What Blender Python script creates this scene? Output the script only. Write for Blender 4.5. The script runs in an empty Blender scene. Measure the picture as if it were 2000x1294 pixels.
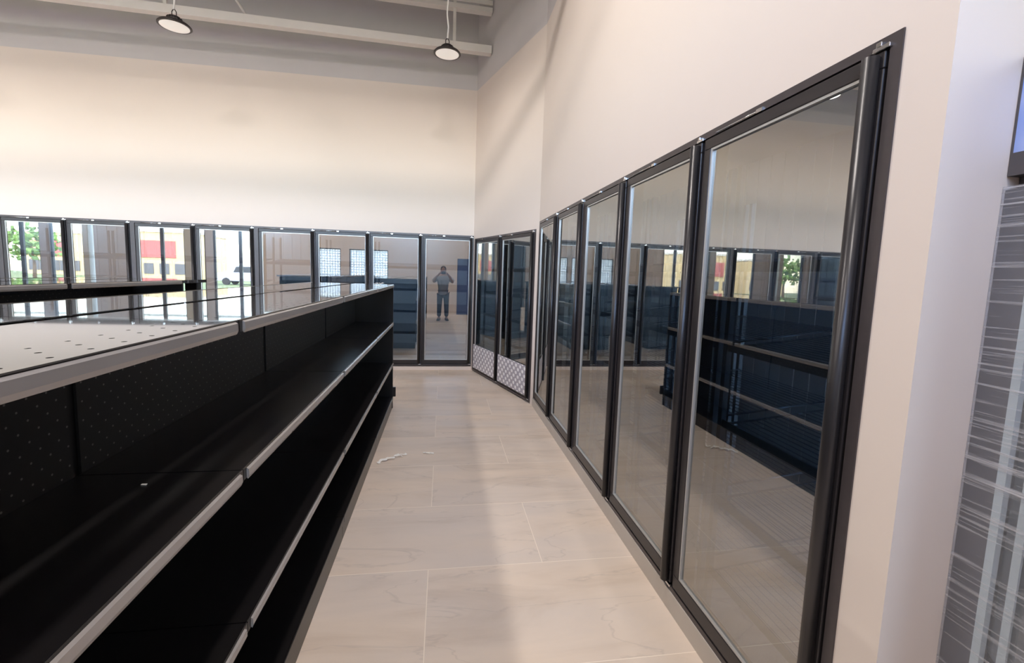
import bpy, bmesh, math, random
from mathutils import Vector, Matrix
random.seed(7)
C = bpy.context.scene
COL = C.collection

# ------------------------------------------------------------------ camera
H = 1.52
F, YAW, PITCH, ROLL, CX, CY = 858.263, 0.14861, -0.10046, 0.03249, 992.32, 623.15
cy_, sy_ = math.cos(YAW), math.sin(YAW)
fw = Vector((sy_*math.cos(PITCH), cy_*math.cos(PITCH), math.sin(PITCH)))
rt = Vector((cy_, -sy_, 0.0))
up = rt.cross(fw)
c_, s_ = math.cos(ROLL), math.sin(ROLL)
r2 = rt*c_ + up*s_
u2 = up*c_ - rt*s_
cam = bpy.data.cameras.new('camera')
co = bpy.data.objects.new('camera', cam)
COL.objects.link(co)
m3 = Matrix((r2, u2, -fw)).transposed()
co.matrix_world = Matrix.Translation((0, 0, H)) @ m3.to_4x4()
cam.sensor_width = 36.0
cam.lens = 36.0*F/2000.0
cam.shift_x = (1000.0-CX)/2000.0
cam.shift_y = (CY-647.0)/2000.0
cam.clip_start = 0.02
cam.clip_end = 300
C.camera = co

# ------------------------------------------------------------------ world, sun, exposure
w = bpy.data.worlds.new('World')
C.world = w
w.use_nodes = True
wn = w.node_tree
wn.nodes.clear()
sky = wn.nodes.new('ShaderNodeTexSky')
sky.sky_type = 'NISHITA'
sky.sun_disc = False
sky.sun_elevation = math.radians(48)
sky.sun_rotation = math.radians(30)
sky.dust_density = 1.0
sky.air_density = 1.0
bg = wn.nodes.new('ShaderNodeBackground')
bg.inputs['Strength'].default_value = 3.4
out = wn.nodes.new('ShaderNodeOutputWorld')
wn.links.new(sky.outputs[0], bg.inputs[0])
wn.links.new(bg.outputs[0], out.inputs[0])

sd = bpy.data.lights.new('sun', 'SUN')
sd.energy = 14.0
sd.angle = math.radians(0.6)
sd.color = (1.0, 0.95, 0.87)
so = bpy.data.objects.new('sun', sd)
COL.objects.link(so)
so.rotation_euler = Vector((-0.62, -0.22, -0.75)).to_track_quat('-Z', 'Y').to_euler()   # high, from beyond the right-hand wall

vs = C.view_settings
vs.view_transform = 'Standard'
vs.look = 'None'
vs.gamma = 1.0
vs.use_curve_mapping = False
vs.exposure = 0.20

cyc = C.cycles
cyc.max_bounces = 12
cyc.diffuse_bounces = 6
cyc.glossy_bounces = 6
cyc.transmission_bounces = 6
cyc.transparent_max_bounces = 24
cyc.caustics_reflective = False
cyc.caustics_refractive = False
cyc.use_denoising = True
try:
    cyc.denoiser = 'OPENIMAGEDENOISE'
    cyc.denoising_input_passes = 'RGB_ALBEDO_NORMAL'
except Exception:
    pass
cyc.sample_clamp_indirect = 6.0

def portal(name, loc, rot, sx, sy):
    l = bpy.data.lights.new(name, 'AREA')
    l.shape = 'RECTANGLE'
    l.size, l.size_y = sx, sy
    l.energy = 1.0
    l.cycles.is_portal = True
    o = bpy.data.objects.new(name, l)
    COL.objects.link(o)
    o.location = loc
    o.rotation_euler = rot

# ------------------------------------------------------------------ room numbers
XA = 1.0653            # right wall plane (long cooler row)
YB = 4.954             # bend
XC, YC = 0.4557, 6.881 # corner with the back wall
YEND = 0.841           # near end of the right wall
ZG = 4.24              # cream / grey paint line
ZC = 6.10              # deck
XL = -15.0             # far left wall
YS = -2.5              # storefront
XR = 2.45              # right wall behind the merchandiser
portal('daylight_portal', ((XL+XR)/2, YS-0.12, 2.2), (math.radians(90), 0, 0), XR-XL, 4.3)

# ------------------------------------------------------------------ materials
MATS = {}
def nmat(name):
    m = bpy.data.materials.new(name)
    m.use_nodes = True
    return m, m.node_tree, m.node_tree.nodes['Principled BSDF']

def pm(name, col, rough=0.5, metal=0.0, spec=0.5, ior=None, emit=None, es=0.0, var=0.0, bump=0.0, bscale=60.0, coat=0.0):
    m, nt, b = nmat(name)
    b.inputs['Base Color'].default_value = (*col, 1)
    b.inputs['Roughness'].default_value = rough
    b.inputs['Metallic'].default_value = metal
    b.inputs['Specular IOR Level'].default_value = spec
    if ior: b.inputs['IOR'].default_value = ior
    if coat: b.inputs['Coat Weight'].default_value = coat
    if emit:
        b.inputs['Emission Color'].default_value = (*emit, 1)
        b.inputs['Emission Strength'].default_value = es
    if var or bump:
        tc = nt.nodes.new('ShaderNodeTexCoord')
        n = nt.nodes.new('ShaderNodeTexNoise')
        n.inputs['Scale'].default_value = bscale
        n.inputs['Detail'].default_value = 4
        nt.links.new(tc.outputs['Object'], n.inputs['Vector'])
        if var:
            r = nt.nodes.new('ShaderNodeMixRGB')
            r.inputs[1].default_value = (*[max(0, c*(1-var)) for c in col], 1)
            r.inputs[2].default_value = (*[min(1, c*(1+var)) for c in col], 1)
            nt.links.new(n.outputs['Fac'], r.inputs[0])
            nt.links.new(r.outputs[0], b.inputs['Base Color'])
        if bump:
            bp = nt.nodes.new('ShaderNodeBump')
            bp.inputs['Strength'].default_value = bump
            bp.inputs['Distance'].default_value = 0.002
            nt.links.new(n.outputs['Fac'], bp.inputs['Height'])
            nt.links.new(bp.outputs[0], b.inputs['Normal'])
    MATS[name] = m
    return m

M_CREAM = pm('cream_wall_paint', (0.685, 0.605, 0.555), 0.6, var=0.012, bump=0.08, bscale=5)
M_WHITE = pm('white_wall_paint', (0.76, 0.725, 0.71), 0.5, var=0.01, bump=0.08, bscale=5)
M_GREY = pm('grey_wall_paint', (0.54, 0.515, 0.525), 0.6, var=0.04, bump=0.1, bscale=4)
M_STEELGREY = pm('grey_painted_steel', (0.74, 0.70, 0.68), 0.45, var=0.04, bscale=8)
M_DECK = pm('grey_deck', (0.45, 0.44, 0.46), 0.6, var=0.05, bscale=3)
M_FRAME = pm('dark_anodised_frame', (0.065, 0.055, 0.058), 0.35, metal=0.25, var=0.15, bscale=30)
M_RAIL = pm('black_door_rail', (0.030, 0.026, 0.028), 0.32, metal=0.2, var=0.1, bscale=30)
M_HANDLE = pm('black_satin_handle', (0.028, 0.026, 0.028), 0.30, metal=0.35)
M_CHROME = pm('chrome', (0.75, 0.74, 0.74), 0.15, metal=1.0)
M_BEAD = pm('silver_glazing_bead', (0.55, 0.55, 0.54), 0.35, metal=0.5)
M_GASKET = pm('black_rubber', (0.012, 0.012, 0.013), 0.6)
M_BLACK = pm('black_enamel_steel', (0.007, 0.006, 0.0065), 0.30, var=0.1, bscale=12)
M_LIP = pm('dark_price_channel', (0.36, 0.34, 0.33), 0.25, metal=0.4, var=0.12, bscale=5)
M_COOLWALL = pm('cooler_panel', (0.62, 0.64, 0.65), 0.5, var=0.03, bscale=4)
M_WIRE = pm('coated_wire', (0.20, 0.24, 0.28), 0.35, metal=0.3)
M_TILEBASE = pm('baseboard_tile', (0.50, 0.46, 0.42), 0.35, var=0.10, bscale=6)
M_LAMPBODY = pm('dark_bronze_lamp', (0.035, 0.028, 0.028), 0.35, metal=0.4)
M_LENS = pm('frosted_lamp_lens', (0.86, 0.82, 0.78), 0.25, emit=(1.0, 0.94, 0.88), es=0.30, var=0.05, bscale=14)
M_CORD = pm('white_cord', (0.85, 0.83, 0.83), 0.5)
M_ALU = pm('dark_storefront_aluminium', (0.10, 0.10, 0.11), 0.4, metal=0.4)
M_PAVE = pm('concrete_pavement', (0.32, 0.31, 0.30), 0.85, var=0.12, bscale=0.6)
M_LAWN = pm('lawn_grass', (0.13, 0.17, 0.06), 0.9, var=0.35, bscale=2)
M_YELLOW = pm('yellow_render', (0.48, 0.37, 0.20), 0.8, var=0.05, bscale=1)
M_RED = pm('red_fascia', (0.32, 0.09, 0.08), 0.7)
M_PALE = pm('pale_render', (0.62, 0.60, 0.55), 0.8, var=0.05, bscale=1)
M_LEAF = pm('tree_leaves', (0.10, 0.20, 0.04), 0.8, var=0.5, bscale=3)
M_BARK = pm('bark', (0.12, 0.08, 0.05), 0.9, var=0.3, bscale=12)
M_BLUEDOOR = pm('blue_door_paint', (0.06, 0.09, 0.22), 0.45)
M_BEIGE = pm('beige_column_cladding', (0.50, 0.47, 0.40), 0.7, var=0.05, bscale=2)
M_SKIN = pm('skin', (0.36, 0.20, 0.14), 0.55, var=0.08, bscale=20)
M_SHIRT = pm('grey_shirt_cloth', (0.26, 0.26, 0.27), 0.85, var=0.15, bscale=18, bump=0.4)
M_TROUSER = pm('dark_trouser_cloth', (0.035, 0.037, 0.045), 0.85, var=0.2, bscale=18)
M_HAIR = pm('dark_hair', (0.015, 0.012, 0.010), 0.5, var=0.3, bscale=60, bump=0.6)
M_SHOE = pm('black_shoe', (0.02, 0.02, 0.02), 0.5)
M_CAR = pm('blue_white_car_paint', (0.45, 0.50, 0.65), 0.25, coat=0.5)
M_TYRE = pm('tyre_rubber', (0.02, 0.02, 0.02), 0.8)
M_SCRAP = pm('torn_white_plastic', (0.90, 0.86, 0.80), 0.5, var=0.1, bscale=80)

def glass_mat(name, tint, base, ior, colour=(1, 1, 1)):
    m = bpy.data.materials.new(name)
    m.use_nodes = True
    nt = m.node_tree
    nt.nodes.clear()
    o = nt.nodes.new('ShaderNodeOutputMaterial')
    t = nt.nodes.new('ShaderNodeBsdfTransparent')
    t.inputs[0].default_value = (*tint, 1)
    g = nt.nodes.new('ShaderNodeBsdfGlossy')
    g.inputs['Roughness'].default_value = 0.0
    g.inputs['Color'].default_value = (*colour, 1)
    f = nt.nodes.new('ShaderNodeFresnel')
    f.inputs['IOR'].default_value = ior
    mr = nt.nodes.new('ShaderNodeMapRange')
    mr.inputs['To Min'].default_value = base
    mr.inputs['To Max'].default_value = 1.0
    mx = nt.nodes.new('ShaderNodeMixShader')
    nt.links.new(f.outputs[0], mr.inputs['Value'])
    nt.links.new(mr.outputs[0], mx.inputs[0])
    nt.links.new(t.outputs[0], mx.inputs[1])
    nt.links.new(g.outputs[0], mx.inputs[2])
    nt.links.new(mx.outputs[0], o.inputs[0])
    return m
M_GLASS = glass_mat('coated_door_glass', (0.29, 0.37, 0.46), 0.33, 1.6, (1.0, 0.985, 0.93))
M_CLEAR = glass_mat('clear_back_of_glass', (0.98, 0.98, 0.98), 0.0, 1.01)
M_WINDOW = glass_mat('storefront_glass', (0.97, 0.96, 0.97), 0.02, 1.5)

def floor_mat():
    m, nt, b = nmat('large_format_stone_tile')
    N, L = nt.nodes, nt.links
    geo = N.new('ShaderNodeNewGeometry')
    mp = N.new('ShaderNodeMapping')
    mp.inputs['Location'].default_value = (-0.549+1.2, -2.15+0.62, 0)
    L.new(geo.outputs['Position'], mp.inputs['Vector'])
    br = N.new('ShaderNodeTexBrick')
    br.offset = 0.5
    br.inputs['Scale'].default_value = 1.0
    br.inputs['Brick Width'].default_value = 1.2
    br.inputs['Row Height'].default_value = 0.62
    br.inputs['Mortar Size'].default_value = 0.0022
    br.inputs['Mortar Smooth'].default_value = 0.3
    br.inputs['Color1'].default_value = (0.0, 0.0, 0.0, 1)
    br.inputs['Color2'].default_value = (1, 1, 1, 1)
    br.inputs['Mortar'].default_value = (0.5, 0.5, 0.5, 1)
    L.new(mp.outputs[0], br.inputs['Vector'])
    # veins run mostly along x; every tile shifts its own piece of stone
    add = N.new('ShaderNodeVectorMath'); add.operation = 'MULTIPLY_ADD'
    L.new(br.outputs['Color'], add.inputs[0])
    add.inputs[1].default_value = (3.1, 5.7, 2.3)
    sc = N.new('ShaderNodeMapping')
    sc.inputs['Scale'].default_value = (0.8, 3.2, 1)
    sc.inputs['Rotation'].default_value = (0, 0, math.radians(7))
    L.new(geo.outputs['Position'], sc.inputs['Vector'])
    L.new(sc.outputs[0], add.inputs[2])
    n1 = N.new('ShaderNodeTexNoise')
    n1.inputs['Scale'].default_value = 1.3
    n1.inputs['Detail'].default_value = 9
    n1.inputs['Roughness'].default_value = 0.62
    n1.inputs['Distortion'].default_value = 0.7
    L.new(add.outputs[0], n1.inputs['Vector'])
    r1 = N.new('ShaderNodeValToRGB')
    e = r1.color_ramp.elements
    e[0].position = 0.30; e[0].color = (0.62, 0.52, 0.44, 1)
    e[1].position = 0.72; e[1].color = (0.76, 0.65, 0.56, 1)
    x = r1.color_ramp.elements.new(0.5); x.color = (0.71, 0.61, 0.53, 1)
    L.new(n1.outputs['Fac'], r1.inputs[0])
    # cloudy blue-grey / beige patches
    n2 = N.new('ShaderNodeTexNoise')
    n2.inputs['Scale'].default_value = 0.9
    n2.inputs['Detail'].default_value = 3
    L.new(add.outputs[0], n2.inputs['Vector'])
    mx = N.new('ShaderNodeMixRGB'); mx.blend_type = 'MULTIPLY'
    r2_ = N.new('ShaderNodeValToRGB')
    e = r2_.color_ramp.elements
    e[0].position = 0.35; e[0].color = (0.92, 0.92, 0.93, 1)
    e[1].position = 0.65; e[1].color = (1.0, 0.965, 0.92, 1)
    L.new(n2.outputs['Fac'], r2_.inputs[0])
    mx.inputs[0].default_value = 1
    L.new(r1.outputs[0], mx.inputs[1]); L.new(r2_.outputs[0], mx.inputs[2])
    # thin dark veins
    n3 = N.new('ShaderNodeTexNoise')
    n3.inputs['Scale'].default_value = 1.0
    n3.inputs['Detail'].default_value = 6
    n3.inputs['Distortion'].default_value = 1.2
    L.new(add.outputs[0], n3.inputs['Vector'])
    r3 = N.new('ShaderNodeValToRGB')
    e = r3.color_ramp.elements
    e[0].position = 0.490; e[0].color = (0, 0, 0, 1)
    e[1].position = 0.510; e[1].color = (0, 0, 0, 1)
    x = r3.color_ramp.elements.new(0.50); x.color = (1, 1, 1, 1)
    L.new(n3.outputs['Fac'], r3.inputs[0])
    ml = N.new('ShaderNodeMath'); ml.operation = 'MULTIPLY'
    ml.inputs[1].default_value = 0.25
    L.new(r3.outputs[0], ml.inputs[0])
    m2 = N.new('ShaderNodeMixRGB')
    m2.inputs[2].default_value = (0.36, 0.31, 0.28, 1)
    L.new(ml.outputs[0], m2.inputs[0]); L.new(mx.outputs[0], m2.inputs[1])
    m3_ = N.new('ShaderNodeMixRGB')
    m3_.inputs[2].default_value = (0.86, 0.75, 0.64, 1)
    L.new(br.outputs['Fac'], m3_.inputs[0]); L.new(m2.outputs[0], m3_.inputs[1])
    L.new(m3_.outputs[0], b.inputs['Base Color'])
    b.inputs['Roughness'].default_value = 0.42
    b.inputs['Specular IOR Level'].default_value = 0.25
    return m
M_FLOOR = floor_mat()

def dots_mat(name, base, dot, sx, sy, rad, rough, ior=1.5, metal=0.0, axes='xy', hole=False, bump=0.0):
    """staggered grid of small round holes over an enamelled panel (object coordinates)"""
    m, nt, b = nmat(name)
    N, L = nt.nodes, nt.links
    tc = N.new('ShaderNodeTexCoord')
    sp = N.new('ShaderNodeSeparateXYZ')
    L.new(tc.outputs['Object'], sp.inputs[0])
    A = sp.outputs['XYZ'.index(axes[0].upper())]
    B = sp.outputs['XYZ'.index(axes[1].upper())]
    def math_(op, a, b2=None, c=None):
        n = N.new('ShaderNodeMath'); n.operation = op
        for i, v in enumerate((a, b2, c)):
            if v is None: continue
            if isinstance(v, (int, float)): n.inputs[i].default_value = v
            else: L.new(v, n.inputs[i])
        return n.outputs[0]
    row = math_('DIVIDE', B, sy)
    rf = math_('FLOOR', row)
    odd = math_('MULTIPLY', math_('FLOORED_MODULO', rf, 2.0), 0.5)
    cx = math_('SUBTRACT', math_('FRACT', math_('ADD', math_('DIVIDE', A, sx), odd)), 0.5)
    cy = math_('SUBTRACT', math_('FRACT', row), 0.5)
    dx = math_('MULTIPLY', cx, sx)
    dy = math_('MULTIPLY', cy, sy)
    d = math_('SQRT', math_('ADD', math_('MULTIPLY', dx, dx), math_('MULTIPLY', dy, dy)))
    mask = math_('LESS_THAN', d, rad)
    if hole:
        ax = math_('ABSOLUTE', sp.outputs[0])
        mask = math_('MULTIPLY', mask, math_('MULTIPLY', math_('GREATER_THAN', ax, 0.29), math_('LESS_THAN', ax, 0.40)))
    mix = N.new('ShaderNodeMixRGB')
    mix.inputs[1].default_value = (*base, 1)
    mix.inputs[2].default_value = (*dot, 1)
    L.new(mask, mix.inputs[0])
    L.new(mix.outputs[0], b.inputs['Base Color'])
    b.inputs['Roughness'].default_value = rough
    b.inputs['IOR'].default_value = ior
    b.inputs['Metallic'].default_value = metal
    if bump:
        n = N.new('ShaderNodeTexNoise')
        n.inputs['Scale'].default_value = 2.2
        n.inputs['Detail'].default_value = 1
        L.new(tc.outputs['Object'], n.inputs['Vector'])
        bp = N.new('ShaderNodeBump')
        bp.inputs['Strength'].default_value = bump
        bp.inputs['Distance'].default_value = 0.01
        L.new(n.outputs['Fac'], bp.inputs['Height'])
        L.new(bp.outputs[0], b.inputs['Normal'])
    if hole:
        o = N['Material Output']
        t = N.new('ShaderNodeBsdfTransparent')
        ms = N.new('ShaderNodeMixShader')
        L.new(mask, ms.inputs[0]); L.new(b.outputs[0], ms.inputs[1]); L.new(t.outputs[0], ms.inputs[2])
        L.new(ms.outputs[0], o.inputs[0])
    return m
M_PEG = dots_mat('black_pegboard', (0.008, 0.0075, 0.0078), (0.17, 0.16, 0.15), 0.0508, 0.0254, 0.0028, 0.35, axes='yz')
M_TOP = dots_mat('glossy_top_shelf', (0.055, 0.053, 0.052), (0.02, 0.02, 0.02), 0.0762, 0.045, 0.0045, 0.03, ior=2.6, axes='yx', hole=True, bump=0.035)

def tread_mat():
    m, nt, b = nmat('white_tread_plate')
    N, L = nt.nodes, nt.links
    tc = N.new('ShaderNodeTexCoord')
    sp = N.new('ShaderNodeSeparateXYZ')
    L.new(tc.outputs['Object'], sp.inputs[0])
    def m_(op, a, b2=None):
        n = N.new('ShaderNodeMath'); n.operation = op
        for i, v in enumerate((a, b2)):
            if v is None: continue
            if isinstance(v, (int, float)): n.inputs[i].default_value = v
            else: L.new(v, n.inputs[i])
        return n.outputs[0]
    a = m_('COSINE', m_('MULTIPLY', sp.outputs[0], 2*math.pi/0.115))
    c = m_('COSINE', m_('MULTIPLY', sp.outputs[2], 2*math.pi/0.094))
    p = m_('MULTIPLY', a, c)
    r = N.new('ShaderNodeValToRGB')
    e = r.color_ramp.elements
    e[0].position = 0.12; e[0].color = (0.45, 0.43, 0.49, 1)
    e[1].position = 0.36; e[1].color = (0.97, 0.96, 0.99, 1)
    L.new(p, r.inputs[0])
    L.new(r.outputs[0], b.inputs['Base Color'])
    bp = N.new('ShaderNodeBump')
    bp.inputs['Strength'].default_value = 0.8
    bp.inputs['Distance'].default_value = 0.004
    L.new(p, bp.inputs['Height']); L.new(bp.outputs[0], b.inputs['Normal'])
    b.inputs['Roughness'].default_value = 0.35
    b.inputs['Metallic'].default_value = 0.15
    return m
M_TREAD = tread_mat()

def film_mat(name, tint, dens, bright):
    """stretch film: translucent with horizontal wrinkles"""
    m = bpy.data.materials.new(name); m.use_nodes = True
    nt = m.node_tree; N, L = nt.nodes, nt.links
    b = N['Principled BSDF']; o = N['Material Output']
    tc = N.new('ShaderNodeTexCoord')
    mp = N.new('ShaderNodeMapping')
    mp.inputs['Scale'].default_value = (1, 1.6, 70)
    mp.inputs['Rotation'].default_value = (0.04, 0, 0)
    L.new(tc.outputs['Object'], mp.inputs['Vector'])
    n = N.new('ShaderNodeTexNoise'); n.inputs['Scale'].default_value = 2.0; n.inputs['Detail'].default_value = 4
    L.new(mp.outputs[0], n.inputs['Vector'])
    r = N.new('ShaderNodeValToRGB')
    e = r.color_ramp.elements
    e[0].position = 0.54; e[0].color = (dens, dens, dens, 1)
    e[1].position = 0.75; e[1].color = (0.60, 0.60, 0.60, 1)
    L.new(n.outputs['Fac'], r.inputs[0])
    t = N.new('ShaderNodeBsdfTransparent'); t.inputs[0].default_value = (*tint, 1)
    ms = N.new('ShaderNodeMixShader')
    b.inputs['Base Color'].default_value = (*bright, 1)
    b.inputs['Roughness'].default_value = 0.2
    bp = N.new('ShaderNodeBump'); bp.inputs['Strength'].default_value = 0.25; bp.inputs['Distance'].default_value = 0.002
    L.new(n.outputs['Fac'], bp.inputs['Height']); L.new(bp.outputs[0], b.inputs['Normal'])
    L.new(r.outputs[0], ms.inputs[0]); L.new(t.outputs[0], ms.inputs[1]); L.new(b.outputs[0], ms.inputs[2])
    L.new(ms.outputs[0], o.inputs[0])
    return m
M_FILM = film_mat('stretch_film', (0.95, 0.97, 1.0), 0.10, (0.62, 0.62, 0.66))

def perf_film_mat():
    m, nt, b = nmat('perforated_white_film')
    N, L = nt.nodes, nt.links
    o = N['Material Output']
    tc = N.new('ShaderNodeTexCoord')
    br = N.new('ShaderNodeTexBrick'); br.offset = 0.0
    mp = N.new('ShaderNodeMapping'); mp.inputs['Rotation'].default_value = (math.radians(90), 0, 0)
    L.new(tc.outputs['Object'], mp.inputs['Vector']); L.new(mp.outputs[0], br.inputs['Vector'])
    br.inputs['Scale'].default_value = 1
    br.inputs['Brick Width'].default_value = 0.09
    br.inputs['Row Height'].default_value = 0.09
    br.inputs['Mortar Size'].default_value = 0.014
    br.inputs['Color1'].default_value = (0.95, 0.94, 0.92, 1)
    br.inputs['Color2'].default_value = (0.85, 0.85, 0.84, 1)
    br.inputs['Mortar'].default_value = (0.55, 0.55, 0.55, 1)
    tr = N.new('ShaderNodeBsdfTranslucent')
    ms = N.new('ShaderNodeMixShader'); ms.inputs[0].default_value = 0.7
    clr = N.new('ShaderNodeBsdfTransparent'); m2_ = N.new('ShaderNodeMixShader')
    fm = N.new('ShaderNodeMath'); fm.operation = 'MULTIPLY'; fm.inputs[1].default_value = 0.22
    inv = N.new('ShaderNodeMath'); inv.operation = 'SUBTRACT'; inv.inputs[0].default_value = 1.3; L.new(br.outputs['Fac'], inv.inputs[1]); L.new(inv.outputs[0], fm.inputs[0])
    L.new(br.outputs['Color'], tr.inputs[0]); L.new(br.outputs['Color'], b.inputs['Base Color'])
    L.new(b.outputs[0], ms.inputs[1]); L.new(tr.outputs[0], ms.inputs[2])
    L.new(fm.outputs[0], m2_.inputs[0]); L.new(ms.outputs[0], m2_.inputs[1]); L.new(clr.outputs[0], m2_.inputs[2]); L.new(m2_.outputs[0], o.inputs[0])
    return m
M_PERF = perf_film_mat()

def header_mat():
    m, nt, b = nmat('blue_header_panel')
    N, L = nt.nodes, nt.links
    tc = N.new('ShaderNodeTexCoord')
    n = N.new('ShaderNodeTexNoise'); n.inputs['Scale'].default_value = 6; n.inputs['Detail'].default_value = 2
    L.new(tc.outputs['Object'], n.inputs['Vector'])
    r = N.new('ShaderNodeValToRGB')
    e = r.color_ramp.elements
    e[0].position = 0.38; e[0].color = (0.20, 0.33, 0.80, 1)
    e[1].position = 0.60; e[1].color = (0.42, 0.52, 0.88, 1)
    L.new(n.outputs['Fac'], r.inputs[0]); L.new(r.outputs[0], b.inputs['Base Color'])
    b.inputs['Roughness'].default_value = 0.2
    return m
M_HEADER = header_mat()

# ------------------------------------------------------------------ mesh helpers
class MB:
    def __init__(s): s.v = []; s.f = []; s.mi = []; s.sm = []
    def box(s, a, b, mi=0, fm=None):
        x0, y0, z0 = [min(p, q) for p, q in zip(a, b)]
        x1, y1, z1 = [max(p, q) for p, q in zip(a, b)]
        i = len(s.v)
        s.v += [(x0, y0, z0), (x1, y0, z0), (x1, y1, z0), (x0, y1, z0), (x0, y0, z1), (x1, y0, z1), (x1, y1, z1), (x0, y1, z1)]
        # bottom, top, -y, +x, +y, -x
        F_ = [(0, 3, 2, 1), (4, 5, 6, 7), (0, 1, 5, 4), (1, 2, 6, 5), (2, 3, 7, 6), (3, 0, 4, 7)]
        for k, f in enumerate(F_):
            s.f.append(tuple(i+j for j in f))
            s.mi.append(fm[k] if fm else mi); s.sm.append(False)
        return s
    def tube(s, pts, r, n=10, mi=0, cap=True):
        pts = [Vector(p) for p in pts]
        rs = r if isinstance(r, (list, tuple)) else [r]*len(pts)
        rings = []
        ref = None
        for k, p in enumerate(pts):
            d = (pts[min(k+1, len(pts)-1)]-pts[max(k-1, 0)]).normalized()
            if ref is None:
                ref = Vector((0, 0, 1)) if abs(d.z) < 0.9 else Vector((1, 0, 0))
            a = d.cross(ref).normalized(); b = d.cross(a).normalized()
            i = len(s.v)
            for j in range(n):
                t = 2*math.pi*j/n
                s.v.append(tuple(p + a*math.cos(t)*rs[k] + b*math.sin(t)*rs[k]))
            rings.append(i)
        for k in range(len(rings)-1):
            for j in range(n):
                j2 = (j+1) % n
                s.f.append((rings[k]+j, rings[k]+j2, rings[k+1]+j2, rings[k+1]+j)); s.mi.append(mi); s.sm.append(True)
        if cap:
            s.f.append(tuple(rings[0]+j for j in range(n))[::-1]); s.mi.append(mi); s.sm.append(False)
            s.f.append(tuple(rings[-1]+j for j in range(n))); s.mi.append(mi); s.sm.append(False)
        return s
    def lathe(s, prof, n=32, mi=0, c=(0, 0, 0)):
        rings = []
        for r, z in prof:
            i = len(s.v)
            for j in range(n):
                t = 2*math.pi*j/n
                s.v.append((c[0]+r*math.cos(t), c[1]+r*math.sin(t), c[2]+z))
            rings.append(i)
        for k in range(len(rings)-1):
            for j in range(n):
                j2 = (j+1) % n
                s.f.append((rings[k]+j, rings[k]+j2, rings[k+1]+j2, rings[k+1]+j)); s.mi.append(mi); s.sm.append(True)
        s.f.append(tuple(rings[0]+j for j in range(n))[::-1]); s.mi.append(mi); s.sm.append(False)
        s.f.append(tuple(rings[-1]+j for j in range(n))); s.mi.append(mi); s.sm.append(False)
        return s
    def prism(s, prof, y0, y1, axis='y', mi=0):
        """extrude a closed (x,z) outline along y"""
        n = len(prof); i = len(s.v)
        for yy in (y0, y1):
            for (a, b) in prof:
                s.v.append((a, yy, b) if axis == 'y' else (yy, a, b))
        for j in range(n):
            j2 = (j+1) % n
            s.f.append((i+j, i+j2, i+n+j2, i+n+j)); s.mi.append(mi); s.sm.append(False)
        s.f.append(tuple(i+j for j in range(n))[::-1]); s.mi.append(mi); s.sm.append(False)
        s.f.append(tuple(i+n+j for j in range(n))); s.mi.append(mi); s.sm.append(False)
        return s
    def build(s, name, mats, parent=None, bevel=0.0, loc=None):
        me = bpy.data.meshes.new(name)
        me.from_pydata(s.v, [], s.f)
        if not isinstance(mats, (list, tuple)): mats = [mats]
        for m in mats: me.materials.append(m)
        for p, k, q in zip(me.polygons, s.mi, s.sm):
            p.material_index = k; p.use_smooth = q
        me.update()
        bm = bmesh.new(); bm.from_mesh(me)
        bmesh.ops.recalc_face_normals(bm, faces=bm.faces)
        bm.to_mesh(me); bm.free()
        o = bpy.data.objects.new(name, me)
        COL.objects.link(o)
        if parent: o.parent = parent
        if loc: o.location = loc
        if bevel:
            b = o.modifiers.new('bevel', 'BEVEL'); b.width = bevel; b.segments = 2; b.limit_method = 'ANGLE'
        return o

def tag(o, label=None, cat=None, group=None, kind=None):
    if label: o['label'] = label
    if cat: o['category'] = cat
    if group: o['group'] = group
    if kind: o['kind'] = kind
    return o
def empty(name, loc, rz=0.0):
    o = bpy.data.objects.new(name, None); COL.objects.link(o)
    o.location = loc; o.rotation_euler = (0, 0, rz); o.empty_display_size = 0.1
    return o
def copy_tree(o, parent=None):
    c = o.copy(); COL.objects.link(c); c.parent = parent
    for ch in list(o.children): copy_tree(ch, c)
    return c
def struct(o): o['kind'] = 'structure'; return o

# ------------------------------------------------------------------ room shell
def wall(name, P0, P1, openings, thick, side, z_split=ZG, low=0, z1=ZC+0.09, mats=(M_CREAM, M_GREY)):
    """P0->P1 on the room face; side=+1 puts the body to the left of P0->P1. openings: (u0,u1,z0,z1)"""
    P0, P1 = Vector((*P0, 0)), Vector((*P1, 0))
    L = (P1-P0).length; rz = math.atan2(P1.y-P0.y, P1.x-P0.x)
    us = sorted({0, L, *[o[0] for o in openings], *[o[1] for o in openings]})
    zs = sorted({0, z1, z_split, *[o[2] for o in openings], *[o[3] for o in openings]})
    mb = MB()
    for i in range(len(us)-1):
        for j in range(len(zs)-1):
            uc, zc = (us[i]+us[i+1])/2, (zs[j]+zs[j+1])/2
            if us[i+1]-us[i] < 1e-6 or zs[j+1]-zs[j] < 1e-6: continue
            if any(o[0] < uc < o[1] and o[2] < zc < o[3] for o in openings): continue
            mb.box((us[i], 0, zs[j]), (us[i+1], side*thick, zs[j+1]), mi=1 if zc > z_split else 0)
    o = mb.build(name, list(mats))
    bm = bmesh.new(); bm.from_mesh(o.data)
    bmesh.ops.remove_doubles(bm, verts=bm.verts, dist=1e-5)
    # drop inner faces shared by neighbouring boxes
    seen = {}
    for f in bm.faces:
        k = tuple(sorted(v.index for v in f.verts)); seen.setdefault(k, []).append(f)
    bm.to_mesh(o.data); bm.free()
    o.location = (P0.x, P0.y, 0); o.rotation_euler = (0, 0, rz)
    return struct(o)

T = 0.12
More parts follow.
